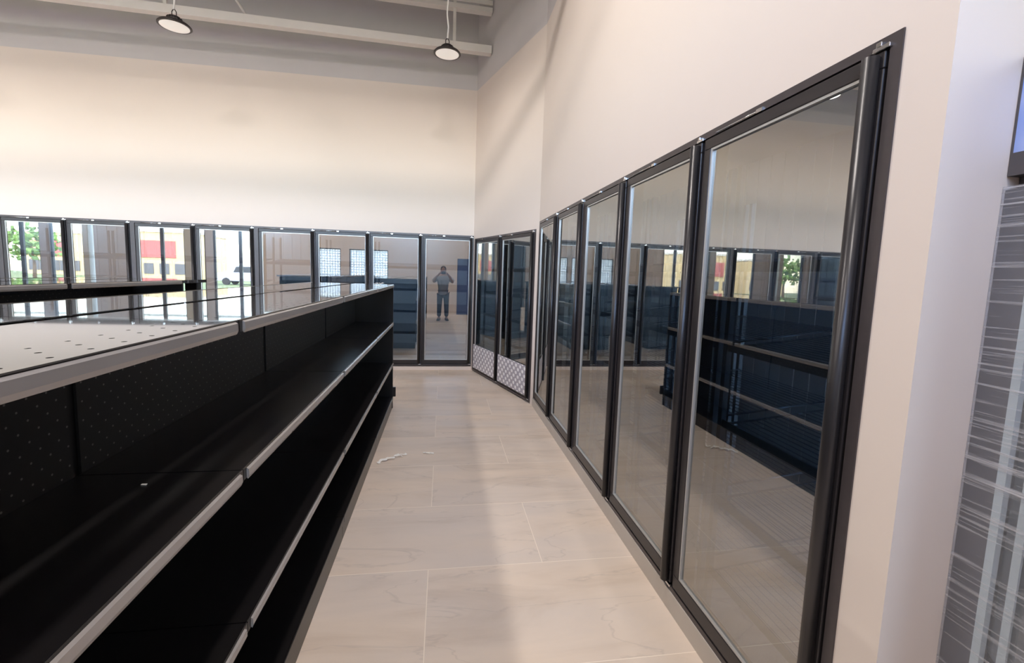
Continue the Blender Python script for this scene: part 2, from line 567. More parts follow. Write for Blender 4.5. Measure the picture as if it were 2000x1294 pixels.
# floor / ceiling
struct(MB().box((XL-0.2, YS-0.15, -0.12), (3.3, 9.6, 0)).build('floor', M_FLOOR))
cb = MB().box((XL-0.2, YS-0.15, ZC+0.08), (3.3, 9.6, ZC+0.2))
x = XL
while x < 3.2:
    cb.prism([(x, ZC+0.08), (x+0.02, ZC), (x+0.10, ZC), (x+0.12, ZC+0.08)], YS-0.1, 9.5)
    x += 0.2
struct(cb.build('ceiling', M_DECK))

D = 0.7756
# ---- cooler rows: boundaries in local u
def bounds(start, groups, pitch, wide):
    out_ = []; u = start
    for g in groups:
        b = [u]
        for k in range(g):
            u += pitch; b.append(u)
        out_.append(b); u += wide
    return out_
R_right = bounds(0.979-YEND, [3, 2], D, 0.037)         # u measured from YEND along +y
R_back = bounds(XC-0.449, [4, 2, 2, 2, 2], D, 0.050)    # u measured from the corner along -x
R_diag = bounds(0.095, [2], 0.918, 0.0)

o_r = (R_right[0][0]-0.027, R_right[-1][-1]+0.036, 0.094, 2.130)
o_b = (0.0, R_back[-1][-1]+0.03, 0.0, 2.100)
o_d = (0.066, 1.967, 0.0, 2.050)
L_d = math.hypot(XA-XC, YC-YB)
wall('wall_right', (XA, YEND), (XA, YB), [o_r], T, -1)
wall('wall_diagonal', (XA, YB), (XC, YC), [o_d], T, -1)
wall('wall_back', (XC, YC), (XL, YC), [(0.0, o_b[1], 0.055, 2.100)], T, -1)
wall('wall_left', (XL, YC), (XL, YS), [], T, -1)
# return wall facing the camera side, right of the cooler row
struct(MB().box((XA+T, YEND, 0), (XR+T, YEND+T, ZC+0.09)).build('wall_return', M_CREAM))
wall('wall_side', (XR, YS), (XR, YEND), [], T, -1, mats=(M_CREAM, M_GREY))

struct(MB().box((XA-0.008, YEND, 0), (XA-0.0005, YB-0.003, 0.094)).build('baseboard_right', M_TILEBASE))

# walk-in cooler room behind the doors
def ribbed(name, P0, P1, z1):
    P0, P1 = Vector((*P0, 0)), Vector((*P1, 0)); L = (P1-P0).length
    mb = MB().box((0, 0, 0), (L, 0.06, z1))
    u = 0.05
    while u < L-0.1:
        mb.box((u, -0.008, 0.002), (u+0.06, -0.0002, z1-0.002)); u += 0.15
    o = mb.build(name, M_COOLWALL); o.location = (P0.x, P0.y, 0); o.rotation_euler = (0, 0, math.atan2(P1.y-P0.y, P1.x-P0.x))
    return struct(o)
ribbed('wall_cooler_rear', (XL, 8.6), (3.0, 8.6), 2.6)
ribbed('wall_cooler_side', (2.75, 8.55), (2.75, YEND+T+0.02), 2.6)
def slab(name, pts, z0, z1, mat):
    mb = MB(); n = len(pts)
    mb.v = [(x, y, z0) for x, y in pts]+[(x, y, z1) for x, y in pts]
    mb.f = [tuple(range(n))[::-1], tuple(range(n, 2*n))]+[(j, (j+1) % n, n+(j+1) % n, n+j) for j in range(n)]
    mb.mi = [0]*len(mb.f); mb.sm = [False]*len(mb.f)
    return struct(mb.build(name, mat))
slab('ceiling_cooler', [(XA+T-0.01, YEND+T), (3.0, YEND+T), (3.0, 8.75), (XL, 8.75), (XL, YC+T-0.01), (XC+0.02, YC+T-0.01), (XC+0.09, YC+0.03), (XA+T-0.01, YB+0.03)], 2.6, 2.68, M_COOLWALL)

# ------------------------------------------------------------------ cooler doors
FH = 2.035     # frame height
def make_door(width, kick=False):
    """local x along the wall, +y into the room, z up; origin at low-u bottom corner of the frame bay"""
    e = empty('cooler_door', (0, 0, 0))
    g = 0.012; x0, x1 = g, width-g; z0, z1 = 0.034, FH-0.032
    r = 0.042; y0, y1 = -0.030, 0.006
    mb = MB()
    mb.box((x0, y0, z0), (x1, y1, z0+r+0.02)).box((x0, y0, z1-r), (x1, y1, z1))
    mb.box((x0, y0, z0+r+0.02), (x0+r, y1, z1-r)).box((x1-r, y0, z0+r+0.02), (x1, y1, z1-r))
    mb.build('door_rail', M_RAIL, e, bevel=0.003)
    gx0, gx1, gz0, gz1 = x0+r, x1-r, z0+r+0.02, z1-r
    # bead
    b = 0.008
    mb = MB()
    yb0, yb1 = -0.012, 0.003
    mb.box((gx0, yb0, gz0), (gx1, yb1, gz0+b)).box((gx0, yb0, gz1-b), (gx1, yb1, gz1))
    mb.box((gx0, yb0, gz0+b), (gx0+b, yb1, gz1-b)).box((gx1-b, yb0, gz0+b), (gx1, yb1, gz1-b))
    mb.build('glazing_bead', M_BEAD, e)
    # faces: bottom, top, -y, +x, +y, -x ; the coated face looks into the room
    MB().box((gx0+b, -0.012, gz0+b), (gx1-b, -0.006, gz1-b), fm=[1, 1, 1, 1, 0, 1]).build('glass_pane', [M_GLASS, M_CLEAR], e)
    # full-height round pull along the low-u edge
    hx = x0+0.024
    h = MB().tube([(hx, 0.020, z0+0.006), (hx, 0.020, z1-0.012)], 0.019, n=20)
    for zz in (z0+0.12, (z0+z1)/2, z1-0.12):
        h.box((hx-0.006, 0.0055, zz-0.02), (hx+0.006, 0.012, zz+0.02))
    h.build('pull_handle', M_HANDLE, e)
    # hinge hardware and hold-open rod under the header
    MB().box((x0-0.014, 0.000, z1+0.001), (x0+0.030, 0.012, z1+0.012)).box((x0+0.006, 0.003, z1+0.010), (x0+0.020, 0.014, z1+0.022)).build('hinge', M_CHROME, e, bevel=0.002)
    MB().box((x0-0.010, 0.000, z0-0.014), (x0+0.026, 0.012, z0-0.003)).build('hinge', M_CHROME, e, bevel=0.002)
    MB().tube([(x1-0.30, 0.004, z1+0.010), (x1-0.07, 0.004, z1+0.012)], 0.0035, n=8).box((x1-0.33, -0.002, z1+0.004), (x1-0.30, 0.009, z1+0.016)).build('hold_open_rod', M_CHROME, e)
    if kick:
        MB().box((x0+0.012, 0.0065, 0.052), (x1-0.004, 0.0095, 0.418)).build('kick_plate', M_TREAD, e)
    return e
def make_rack(width):
    """gravity-feed wire shelving, local frame like the door; stands behind it"""
    e = empty('wire_shelf_rack', (0, 0, 0))
    d0, d1 = -0.16, -0.80
    x0, x1 = 0.03, width-0.03
    for (px, py) in ((x0, d0), (x1, d0), (x0, d1), (x1, d1)):
        MB().box((px-0.012, py-0.012, 0.0), (px+0.012, py+0.012, 2.0)).build('post', M_WIRE, e)
    for z in (0.22, 0.56, 0.90, 1.24, 1.58):
        dz = 0.075
        mb = MB()
        for xx in (x0+0.016, x1-0.016):
            mb.tube([(xx, d0, z), (xx, d1, z+dz)], 0.005, n=6)
        mb.box((x0+0.013, d0+0.001, z-0.016), (x1-0.013, d0+0.007, z+0.022))
        k = 0
        yy = d0-0.02
        while yy > d1:
            t = (d0-yy)/(d0-d1)
            mb.tube([(x0+0.016, yy, z+dz*t+0.004), (x1-0.016, yy, z+dz*t+0.004)], 0.0022, n=4, cap=False)
            yy -= 0.030
        mb.build('shelf', M_WIRE, e)
    return e
def make_frame(bs, zb, u_lo, u_hi, name='cooler_door_frame'):
    """outer trim flange, header, sill and mullions of a row, drawn in local coordinates"""
    e = empty(name, (0, 0, 0))
    zt = zb+FH
    f0, f1 = -0.09, 0.004
    lo, hi = bs[0][0], bs[-1][-1]
    MB().box((lo-u_lo, f0, zt-0.026), (hi+u_hi, f1, zt)).box((lo-u_lo, f0, zt-0.036), (hi+u_hi, -0.012, zt-0.026)).build('header', M_FRAME, e)
    MB().box((lo-u_lo, f0, zb), (hi+u_hi, f1, zb+0.022)).box((lo-u_lo, f0, zb+0.022), (hi+u_hi, -0.012, zb+0.030)).build('sill', M_FRAME, e)
    MB().box((lo-u_lo, f0, zb+0.022), (lo+0.003, f1, zt-0.026)).build('jamb', M_FRAME, e)
    MB().box((hi-0.003, f0, zb+0.022), (hi+u_hi, f1, zt-0.026)).build('jamb', M_FRAME, e)
    for gi, b in enumerate(bs):
        for u in b[1:-1]:
            MB().box((u-0.028, f0, zb+0.030), (u+0.028, -0.033, zt-0.036)).box((u-0.005, -0.033, zb+0.030), (u+0.005, -0.004, zt-0.036)).build('mullion', M_FRAME, e)
        if gi < len(bs)-1:
            a, c = b[-1], bs[gi+1][0]
            MB().box((a-0.028, f0, zb+0.030), (c+0.028, -0.033, zt-0.036)).box((a-0.004, -0.033, zb+0.022), (c+0.004, 0.003, zt-0.026)).build('mullion', M_FRAME, e)
    return e
ORD = ['first', 'second', 'third', 'fourth', 'fifth', 'sixth', 'seventh', 'eighth', 'ninth', 'tenth', 'eleventh', 'twelfth']
door0 = make_door(D); rack0 = make_rack(D); used = {'d': False, 'r': False}
def place(kind, proto, P, rz):
    o = proto if not used[kind] else copy_tree(proto)
    used[kind] = True
    o.location = P; o.rotation_euler = (0, 0, rz)
    return o
def row(P0, rz, bs, zb, where, dlabel, rlabel, group, dproto=None, rproto=None):
    c, s = math.cos(rz), math.sin(rz); k = 0
    n = sum(len(b)-1 for b in bs)
    for b in bs:
        for i in range(len(b)-1):
            P = (P0[0]+c*b[i], P0[1]+s*b[i], zb)
            if dproto: d = dproto if k == 0 else copy_tree(dproto); d.location = P; d.rotation_euler = (0, 0, rz)
            else: d = place('d', door0, P, rz)
            tag(d, dlabel(k, n), 'cooler door', group)
            P = (P[0], P[1], 0.0)
            if rproto: q = rproto if k == 0 else copy_tree(rproto); q.location = P; q.rotation_euler = (0, 0, rz)
            else: q = place('r', rack0, P, rz)
            tag(q, rlabel(k, n), 'shelf rack', 'wire racks '+where)
            k += 1

RZR, RZB = math.radians(90), math.radians(180)
RZD = math.atan2(YC-YB, XC-XA)
def near_lab(k, n):
    return ['glass cooler door beside the white wall end, largest and nearest of all',
            'glass cooler door on the right wall, second from its near end',
            'glass cooler door in the middle of the right wall row',
            'narrow-looking glass cooler door on the right wall, second from the bend',
            'glass cooler door at the bend, mirroring the tread plates'][k]
row((XA, YEND), RZR, R_right, 0.094, 'behind the right wall doors', near_lab,
    lambda k, n: 'wire shelf rack behind the %s glass door from the near end of the right wall' % ORD[k], 'cooler doors of the long right wall')
row((XC, YC), RZB, R_back, 0.065, 'behind the back wall doors',
    lambda k, n: ('glass cooler door on the back wall next to the room corner, mirroring the photographer' if k == 0
                  else '%s glass cooler door from the corner on the back wall' % ORD[k]),
    lambda k, n: 'wire shelf rack behind the %s back wall glass door from the corner' % ORD[k], 'cooler doors of the back wall')
dd = make_door(0.918, kick=True); rr = make_rack(0.918)
row((XA, YB), RZD, R_diag, 0.018, 'behind the diagonal wall doors',
    lambda k, n: ['glass cooler door with white tread kick plate, right one on the diagonal wall',
                  'glass cooler door with white tread kick plate, left one by the room corner'][k],
    lambda k, n: ['wire shelf rack behind the right door with a tread kick plate',
                  'wire shelf rack behind the left door with a tread kick plate'][k], 'cooler doors with tread kick plates', dd, rr)
for (P0, rz, bs, zb, lo, hi, lab) in (
        ((XA, YEND), RZR, R_right, 0.094, 0.027, 0.036, 'dark metal frame around the five cooler doors of the right wall'),
        ((XC, YC), RZB, R_back, 0.065, 0.004, 0.03, 'long dark metal frame around the cooler doors of the back wall'),
        ((XA, YB), RZD, R_diag, 0.018, 0.029, 0.036, 'dark metal frame around the two doors with tread plates')):
    f = make_frame(bs, zb, lo, hi)
    f.location = (P0[0], P0[1], 0); f.rotation_euler = (0, 0, rz)
    tag(f, lab, 'door frame')

# glowing boxes added to brighten the cooler interior
M_COOLFILL = pm('cooler_fill_glow', (0.8, 0.85, 0.9), 0.4, emit=(0.74, 0.88, 1.0), es=36.0)
for i, (lx, ly) in enumerate([(-0.6, 7.9), (-3.2, 8.1), (-6.4, 8.1), (-10.2, 8.1)]):
    o = MB().box((-0.5, -0.06, -0.04), (0.5, 0.06, 0)).build('cooler_fill_box', M_COOLFILL, loc=(lx, ly, 2.595))
    tag(o, 'added glowing fill box inside the cooler, %s' % ['behind the corner doors', 'second behind the back wall', 'third behind the back wall', 'last behind the back wall', 'behind the middle of the right wall', 'behind the nearest right wall doors'][i], 'lamp', 'added fill lights in the walk-in cooler')

M_FILLSTRIP = pm('cooler_fill_strip', (0.7, 0.8, 0.9), 0.4, emit=(0.35, 0.58, 1.0), es=5.0)  # bluish glow added out of sight to lift the dark door interiors
for i, ly in enumerate((1.75, 3.30, 4.30)):
    o = MB().box((-0.03, -0.40, -0.03), (0.03, 0.40, 0)).build('cooler_fill_strip', M_FILLSTRIP, loc=(XA+0.24, ly, 2.595))
    tag(o, 'added bluish fill strip hidden on the cooler ceiling behind the %s right wall door' % ['nearest', 'middle', 'second farthest'][i], 'lamp', 'added fill strips inside the cooler')

# ------------------------------------------------------------------ gondola shelving
def gondola(name, xc, y0, y1, ysec, label, endcap=False):
    e = empty(name, (xc, 0, 0))
    W0, W1 = 0.022, 0.420
    tops = [(1.378, 'top_shelf'), (0.968, 'shelf'), (0.520, 'shelf'), (0.135, 'base_deck')]
    ys = [y1]
    while ys[-1]-ysec > y0-0.01: ys.append(ys[-1]-ysec)
    for s in (1, -1):
        for k in range(len(ys)-1):
            a, b = ys[k+1]+0.002, ys[k]-0.002
            for zi, (z, nm) in enumerate(tops):
                mat = M_TOP if zi == 0 else M_BLACK
                th = 0.030 if zi < 3 else 0.035
                mb = MB().box((s*W0, a, z-0.003), (s*(W1-0.006), b, z))
                p = mb.build(nm, mat, e)
                # channel front and folded lip
                rb = MB().prism([(s*(W1-0.006), z-th), (s*(W1-0.006), z), (s*(W1-0.003), z+0.002), (s*W1, z), (s*W1, z-th), (s*(W1-0.012), z-th-0.004), (s*(W1-0.012), z-th)], a, b)
                rb.build('front_edge', M_BLACK, p)
                lp = MB().prism([(s*W1, z-0.002), (s*(W1+0.006), z-0.006), (s*(W1+0.007), z-th+0.006), (s*(W1+0.003), z-th-0.004), (s*W1, z-th)], a+0.018, b-0.018) if zi < 3 else None
                if lp: lp.build('price_rail', M_LIP, p)
                if zi == 3:
                    MB().box((s*(W1-0.035), a, 0.0), (s*(W1-0.010), b, z-0.036)).build('kick_board', M_BLACK, p)
                else:
                    for yy in (a+0.004, b-0.008):
                        MB().prism([(s*W0, z-0.09), (s*W0, z-0.004), (s*(W1-0.03), z-0.004), (s*(W1-0.03), z-0.022)], yy, yy+0.004).build('bracket', M_BLACK, p)
            MB().box((s*0.014, a+0.012, 0.10), (s*0.021, b-0.012, 1.345)).build('back_panel', M_PEG, e)
    for y in ys:
        yy = min(max(y, y0+0.02), y1-0.02)
        MB().box((-0.012, yy-0.015, 0), (0.012, yy+0.015, 1.372)).build('upright', M_BLACK, e)
        if y in (ys[0], ys[-1]):
            yo = y if y == ys[0] else y-0.022
            MB().box((-W1+0.004, yo+0.0005, 0.0), (W1-0.004, yo+0.022, 1.350)).build('end_panel', M_BLACK, e, bevel=0.003)
    if endcap:
        MB().box((-W1, y1+0.024, 1.350), (W1, y1+0.41, 1.378)).build('end_shelf', M_TOP, e)
        for sx in (-0.33, 0.33):
            MB().box((sx-0.05, y1+0.30, 0.0), (sx+0.05, y1+0.38, 1.3495)).build('end_post', M_BLACK, e)
        MB().box((-W1, y1+0.024, 0.0), (W1, y1+0.40, 0.12)).build('end_base', M_BLACK, e)
    else:
        MB().box((W1-0.01, y1+0.0225, 0.13), (W1+0.025, y1+0.045, 0.235)).build('end_clip', M_BLACK, e)
    tag(e, label, 'shelving')
    return e
gondola('gondola_shelving', -0.950, -1.20, 4.900, 1.22, 'long black gondola shelving run beside the cooler aisle, empty, with glossy pegboard top')
gondola('gondola_shelving', -2.740, -1.75, 4.350, 1.22, 'black gondola shelving run behind the nearer one, only its top edge showing', endcap=True)

# small litter
def crumple(name, loc, sx, sy, sz, n, label, cat, seed):
    rnd = random.Random(seed)
    mb = MB(); pts = []
    for i in range(n):
        t = i/(n-1)-0.5
        pts.append((t*sx+rnd.uniform(-1, 1)*0.008, rnd.uniform(-1, 1)*sy, 0.004+abs(rnd.uniform(0, 1))*sz))
    # ribbon with thickness
    i0 = len(mb.v)
    for k, p in enumerate(pts):
        wv = min(0.006, sx*0.3)+rnd.uniform(0, 0.008)*min(1, sx*10)
        for (dy, dz) in ((-wv, 0), (wv, rnd.uniform(0, 0.3*sz)), (wv, 0.002+rnd.uniform(0, 0.3*sz)), (-wv, 0.002)):
            mb.v.append((p[0], p[1]+dy, p[2]+dz-0.004))
    for k in range(n-1):
        for j in range(4):
            j2 = (j+1) % 4
            mb.f.append((i0+4*k+j, i0+4*k+j2, i0+4*k+4+j2, i0+4*k+4+j)); mb.mi.append(0); mb.sm.append(False)
    o = mb.build(name, M_SCRAP); o.location = loc
    tag(o, label, cat)
    return o
o = crumple('plastic_scrap', (-0.385, 3.53, 0.0005), 0.26, 0.026, 0.022, 16, 'torn strip of pale plastic lying on the floor beside the gondola base', 'litter', 3)
o.rotation_euler = (0, 0, math.radians(38))
crumple('paper_scrap', (-0.10, 3.63, 0.0005), 0.090, 0.008, 0.008, 6, 'small pale scrap lying alone on the floor tiles', 'litter', 5)
crumple('crumpled_tape', (-0.66, 4.75, 1.3795), 0.11, 0.02, 0.018, 9, 'crumpled clear tape on the far end of the gondola top', 'litter', 9)
crumple('paper_crumb', (-0.73, 1.17, 0.9685), 0.006, 0.0015, 0.0006, 4, 'tiny white crumb on the upper shelf of the gondola', 'litter', 2)

# ------------------------------------------------------------------ roof trusses and lamps
def truss(y, x0, x1, label, verts, diags):
    e = empty('roof_truss', ((x0+x1)/2, y, 4.53))
    def P(mb, nm, mat=M_STEELGREY): 
        o = mb.build(nm, mat); o.parent = e; o.location = (-(x0+x1)/2, -y, -4.53); return o
    P(MB().box((x0, y-0.05, 4.60), (x1, y-0.042, 4.635)).box((x0, y-0.05, 4.535), (x1, y+0.05, 4.545)).box((x0, y-0.05, 4.545), (x1, y-0.042, 4.60)), 'bottom_chord')
    P(MB().box((x0, y-0.05, 5.06), (x1, y+0.05, 5.07)).box((x0, y-0.05, 5.07), (x1, y-0.042, 5.12)).box((x0, y-0.05, 5.15), (x1, y-0.042, 5.20)).box((x0, y-0.05, 5.20), (x1, y+0.05, 5.21)), 'middle_chord')
    P(MB().box((x0, y-0.05, ZC-0.12), (x1, y+0.05, ZC-0.11)).box((x0, y-0.05, ZC-0.11), (x1, y-0.042, ZC-0.02)), 'top_chord')
    for vx in verts:
        P(MB().box((vx-0.02, y-0.040, 4.546), (vx+0.02, y-0.010, ZC-0.12)), 'web_post')
    for (a, za, b, zb) in diags:
        P(MB().tube([(a, y-0.025, za), (b, y-0.025, zb)], 0.016, n=8), 'web_diagonal')
    tag(e, label, 'roof truss')
    return e
v1 = [0.09, -3.385, -6.9, -10.4]
d1 = []
for vx in (0.09, -3.385, -6.9, -10.4):
    d1.append((vx-2.54, 4.56, vx-3.42, ZC-0.14))
t1 = truss(6.395, XL+0.02, 0.600, 'grey steel roof truss running across just in front of the back wall', v1, d1)
hl = (0.600-XL-0.02)/2
t1.rotation_euler.z = 0.037
t1.location.x = 0.600-hl*math.cos(0.037); t1.location.y = 6.395-hl*math.sin(0.037)
truss(3.30, XL+0.02, XA-0.01, 'grey steel roof truss overhead, seen only in reflections', v1, d1)
truss(0.30, XL+0.02, XA-0.01, 'grey steel roof truss above the photographer, out of direct sight', v1, d1)
def make_lamp():
    e = empty('high_bay_lamp', (0, 0, 0))     # origin at lens bottom
    MB().lathe([(0.150, 0.0), (0.156, 0.004), (0.156, 0.012), (0.140, 0.030), (0.085, 0.045), (0.070, 0.046)], 40).build('housing', M_LAMPBODY, e)
    MB().lathe([(0.02, -0.010), (0.09, -0.008), (0.130, -0.002), (0.140, 0.002)], 40).build('lens', M_LENS, e)
    mb = MB().lathe([(0.066, 0.046), (0.066, 0.085), (0.050, 0.10), (0.03, 0.103)], 24)
    for k in range(18):
        t = 2*math.pi*k/18
        mb.tube([(0.066*math.cos(t), 0.066*math.sin(t), 0.047), (0.066*math.cos(t), 0.066*math.sin(t), 0.088)], 0.006, n=4)
    mb.build('driver', M_LAMPBODY, e)
    MB().tube([(-0.022, 0, 0.10), (-0.022, 0, 0.15), (-0.008, 0, 0.172), (0.008, 0, 0.172), (0.022, 0, 0.15), (0.022, 0, 0.10)], 0.005, n=8).build('hook', M_LAMPBODY, e)
    MB().tube([(0, 0.0, 0.178), (0.010, 0, 0.30), (-0.008, 0.004, 0.45), (0.006, 0, 0.65), (0, 0, 0.95), (0, 0, ZC-4.02)], 0.009, n=8).build('cord', M_CORD, e)
    return e
lamp0 = make_lamp()
LP = [(-2.88, 5.45, 4.035, 2.5, 'round high bay lamp hanging above the left part of the back wall'),
      (0.0, 5.45, 4.045, 2.5, 'round high bay lamp hanging near the room corner')]
for ly in (2.1, -1.2):  # unseen lamp rows added to fill the room with light
    for i in range(5):
        LP.append((-2.88*i, ly, 5.20, 66 if i == 0 else 70, 'added high bay fill lamp of the %s row back from the far wall, %s from the right' % ('second' if ly > 0 else 'third', ORD[i])))
for i in range(2, 5):  # row carried on out of view with added lamps
    LP.append((-2.88*i, 5.45, 4.04, 4, 'added high bay fill lamp in front of the back wall, %s from the right, outside the view' % ORD[i]))
for i, (lx, ly, lz, pw, lab) in enumerate(LP):
    l = lamp0 if i == 0 else copy_tree(lamp0)
    l.location = (lx, ly, lz); l.rotation_euler = (0, 0, 0.4*i)
    tag(l, lab, 'lamp', 'high bay lamps')
    if lz > 5:                      # shorter cords on the added rows, hung high to light the walls
        for ch in l.children:
            if ch.name.startswith('cord'): ch.scale.z = (ZC-lz)/(ZC-4.02)
    ld = bpy.data.lights.new('lamp_fill', 'AREA')  # fill disk added under the lens to light the room
    ld.shape = 'DISK'; ld.size = 0.27; ld.energy = pw; ld.color = (1.0, 0.93, 0.86)
    lo_ = bpy.data.objects.new('lamp_fill', ld); COL.objects.link(lo_)
    lo_.parent = l; lo_.location = (0, 0, -0.013)

# ------------------------------------------------------------------ wrapped merchandiser in the alcove
def merchandiser():
    X, Y0, Y1, Z = 1.24, 0.8400, 0.060, 2.030
    e = empty('merchandiser_cooler', (X+0.35, (Y0+Y1)/2, 0))
    def P(mb, nm, mat, **k):
        o = mb.build(nm, mat, **k); o.parent = e; o.location = (-e.location.x, -e.location.y, 0); return o
    gm = pm('grey_wrapped_steel', (0.085, 0.078, 0.085), 0.4, var=0.15, bscale=15)
    gw = pm('merchandiser_inner', (0.62, 0.74, 0.76), 0.5)
    P(MB().box((X+0.04, Y1, 0.02), (X+0.08, Y0-0.0, 0.25)).box((X+0.66, Y1, 0.02), (X+0.70, Y0, Z-0.02)).box((X+0.04, Y0-0.03, 0.25), (X+0.66, Y0, Z-0.02)).box((X+0.04, Y1, 0.25), (X+0.66, Y1+0.03, Z-0.02)).box((X+0.04, Y1, Z-0.02), (X+0.70, Y0, Z)), 'cabinet', gm)
    hd = P(MB().box((X+0.005, Y1, 1.775), (X+0.04, Y0, 1.825)).box((X+0.005, Y1, 1.995), (X+0.04, Y0, Z)).box((X+0.005, Y0-0.0045, 1.825), (X+0.04, Y0, 1.995)).box((X+0.005, Y1, 1.825), (X+0.04, Y1+0.03, 1.995)), 'header_frame', gm)
    P(MB().box((X+0.0055, Y1+0.03, 1.825), (X+0.012, Y0-0.0045, 1.995)), 'header_panel', M_HEADER)
    P(MB().box((X+0.006, Y0-0.060, 0.10), (X+0.038, Y0, 1.745)).box((X+0.006, Y1, 0.10), (X+0.038, Y1+0.06, 1.745)).box((X+0.006, Y1+0.06, 0.10), (X+0.038, Y0-0.060, 0.17)).box((X+0.006, Y1+0.06, 1.68), (X+0.038, Y0-0.060, 1.745)), 'door_rail', gm)
    P(MB().box((X+0.004, Y0-0.076, 0.17), (X+0.02, Y0-0.060, 1.68)).box((X+0.014, Y0-0.115, 0.17), (X+0.02, Y0-0.100, 1.68)), 'glazing_strip', pm('pale_glazing_strip', (0.50, 0.54, 0.54), 0.35))
    P(MB().box((X+0.022, Y1+0.06, 0.17), (X+0.027, Y0-0.060, 1.68)), 'glass_pane', M_WINDOW)
    P(MB().box((X+0.62, Y1+0.03, 0.25), (X+0.655, Y0-0.03, Z-0.03)).box((X+0.08, Y0-0.045, 0.25), (X+0.62, Y0-0.031, Z-0.03)), 'liner', gw)
    for z in (0.45, 0.8, 1.15, 1.5):
        P(MB().box((X+0.10, Y1+0.04, z), (X+0.60, Y0-0.05, z+0.012)), 'shelf', gw)
    P(MB().box((X-0.001, Y1, 0.06), (X+0.001, Y0+0.001, 1.752)), 'stretch_film', M_FILM)
    P(MB().box((X+0.05, Y1+0.02, 0.0), (X+0.66, Y0-0.02, 0.02)), 'base', M_BLACK)
    tag(e, 'grey glass-door drinks cooler wrapped in clear film with blue header, at the right edge', 'drinks cooler')
merchandiser()

# ------------------------------------------------------------------ storefront behind the camera
def storefront():
    zt = 4.2
    # solid pieces: columns and piers (x0, x1, mat, z0, z1)
    mb = MB()
    mb.box((XL, YS-0.15, 0), (-14.2, YS, zt))
    mb.box((-6.35, YS-0.15, 0), (-4.32, YS, 2.75))
    mb.box((-4.32, YS-0.15, 0), (-1.90, YS, 1.28)).box((-4.32, YS-0.15, 2.25), (-1.90, YS, 2.75))
    mb.box((-3.58, YS-0.15, 1.28), (-3.29, YS, 2.25)).box((-2.66, YS-0.15, 1.28), (-2.52, YS, 2.25)).box((-1.96, YS-0.15, 1.28), (-1.90, YS, 2.25))
    mb.box((-1.90, YS-0.15, 0), (0.50, YS, 2.75)).box((0.50, YS-0.15, 2.05), (1.4, YS, 2.75)).box((1.4, YS-0.15, 0), (1.5, YS, 2.75))
    n = len(mb.f)
    mb.box((0.9, YS-0.15, 2.75), (XR, YS, zt))
    mb.box((XL, YS-0.15, zt), (XR+T, YS, ZC+0.09), mi=1)
    struct(mb.build('wall_front', [M_CREAM, M_GREY]))
    struct(MB().box((-11.56, YS-0.2, 0), (-11.40, YS+0.03, zt)).box((-8.56, YS-0.2, 0), (-8.32, YS+0.03, zt)).build('column_beige', M_BEIGE))
    struct(MB().box((-11.25, YS-0.17, 0), (-10.31, YS+0.02, zt)).box((-7.93, YS-0.17, 0), (-7.69, YS+0.02, zt)).box((-12.79, YS-0.17, 0), (-12.53, YS+0.02, zt)).build('column_grey', M_GREY))
    # glazing bays
    bays = [(-14.2, -12.79), (-12.53, -11.56), (-10.31, -8.56), (-8.32, -7.93), (-7.69, -6.35), (1.5, XR)]  # the last bay, out of sight, is added for near-side daylight
    for i, (a, b) in enumerate(bays):
        zt = 2.74 if a > 0 else 4.2
        f = MB()
        for (p, q) in ((a, a+0.05), (b-0.05, b)): f.box((p, YS-0.10, 0), (q, YS-0.03, zt))
        if b-a > 1.0: f.box(((a+b)/2+0.16-0.05, YS-0.10, 0), ((a+b)/2+0.16+0.05, YS-0.03, zt))
        f.box((a+0.05, YS-0.10, 0), (b-0.05, YS-0.03, 0.12)).box((a+0.05, YS-0.09, zt*0.7), (b-0.05, YS-0.04, zt*0.7+0.07)).box((a+0.05, YS-0.10, zt-0.06), (b-0.05, YS-0.03, zt))
        o = struct(f.build('window_%d' % (i+1), M_ALU))
        g = MB().box((a+0.05, YS-0.07, 0.12), (b-0.05, YS-0.064, zt-0.06)).build('pane', M_WINDOW, o)
    zt = 4.2
    f = MB(); x = -6.35  # unseen clerestory band added to let more daylight in
    while x < 0.8:
        f.box((x, YS-0.10, 2.75), (x+0.05, YS-0.03, zt)); x += 1.25
    f.box((-6.35, YS-0.10, 2.75), (0.9, YS-0.03, 2.80))
    o = struct(f.build('window_11', M_ALU)); MB().box((-6.3, YS-0.07, 2.80), (0.9, YS-0.064, zt)).build('pane', M_WINDOW, o)
    for i, (a, b) in enumerate([(-4.32, -3.58), (-3.29, -2.66), (-2.52, -1.96)]):
        o = struct(MB().box((a, YS-0.10, 1.28), (a+0.03, YS-0.04, 2.25)).box((b-0.03, YS-0.10, 1.28), (b, YS-0.04, 2.25)).box((a, YS-0.10, 1.28), (b, YS-0.04, 1.31)).box((a, YS-0.10, 2.22), (b, YS-0.04, 2.25)).build('window_%d' % (7+i), M_ALU))
        MB().box((a+0.03, YS-0.075, 1.31), (b-0.03, YS-0.073, 2.22)).build('perforated_film', M_PERF, o)
    o = struct(MB().box((0.50, YS-0.09, 0.0), (1.4, YS-0.04, 2.05)).build('door_1', M_BLUEDOOR))
    MB().tube([(1.28, YS-0.03, 0.95), (1.28, YS+0.01, 0.97), (1.28, YS+0.01, 1.13), (1.28, YS-0.03, 1.15)], 0.01, n=8).build('door_handle', M_CHROME, o)
storefront()

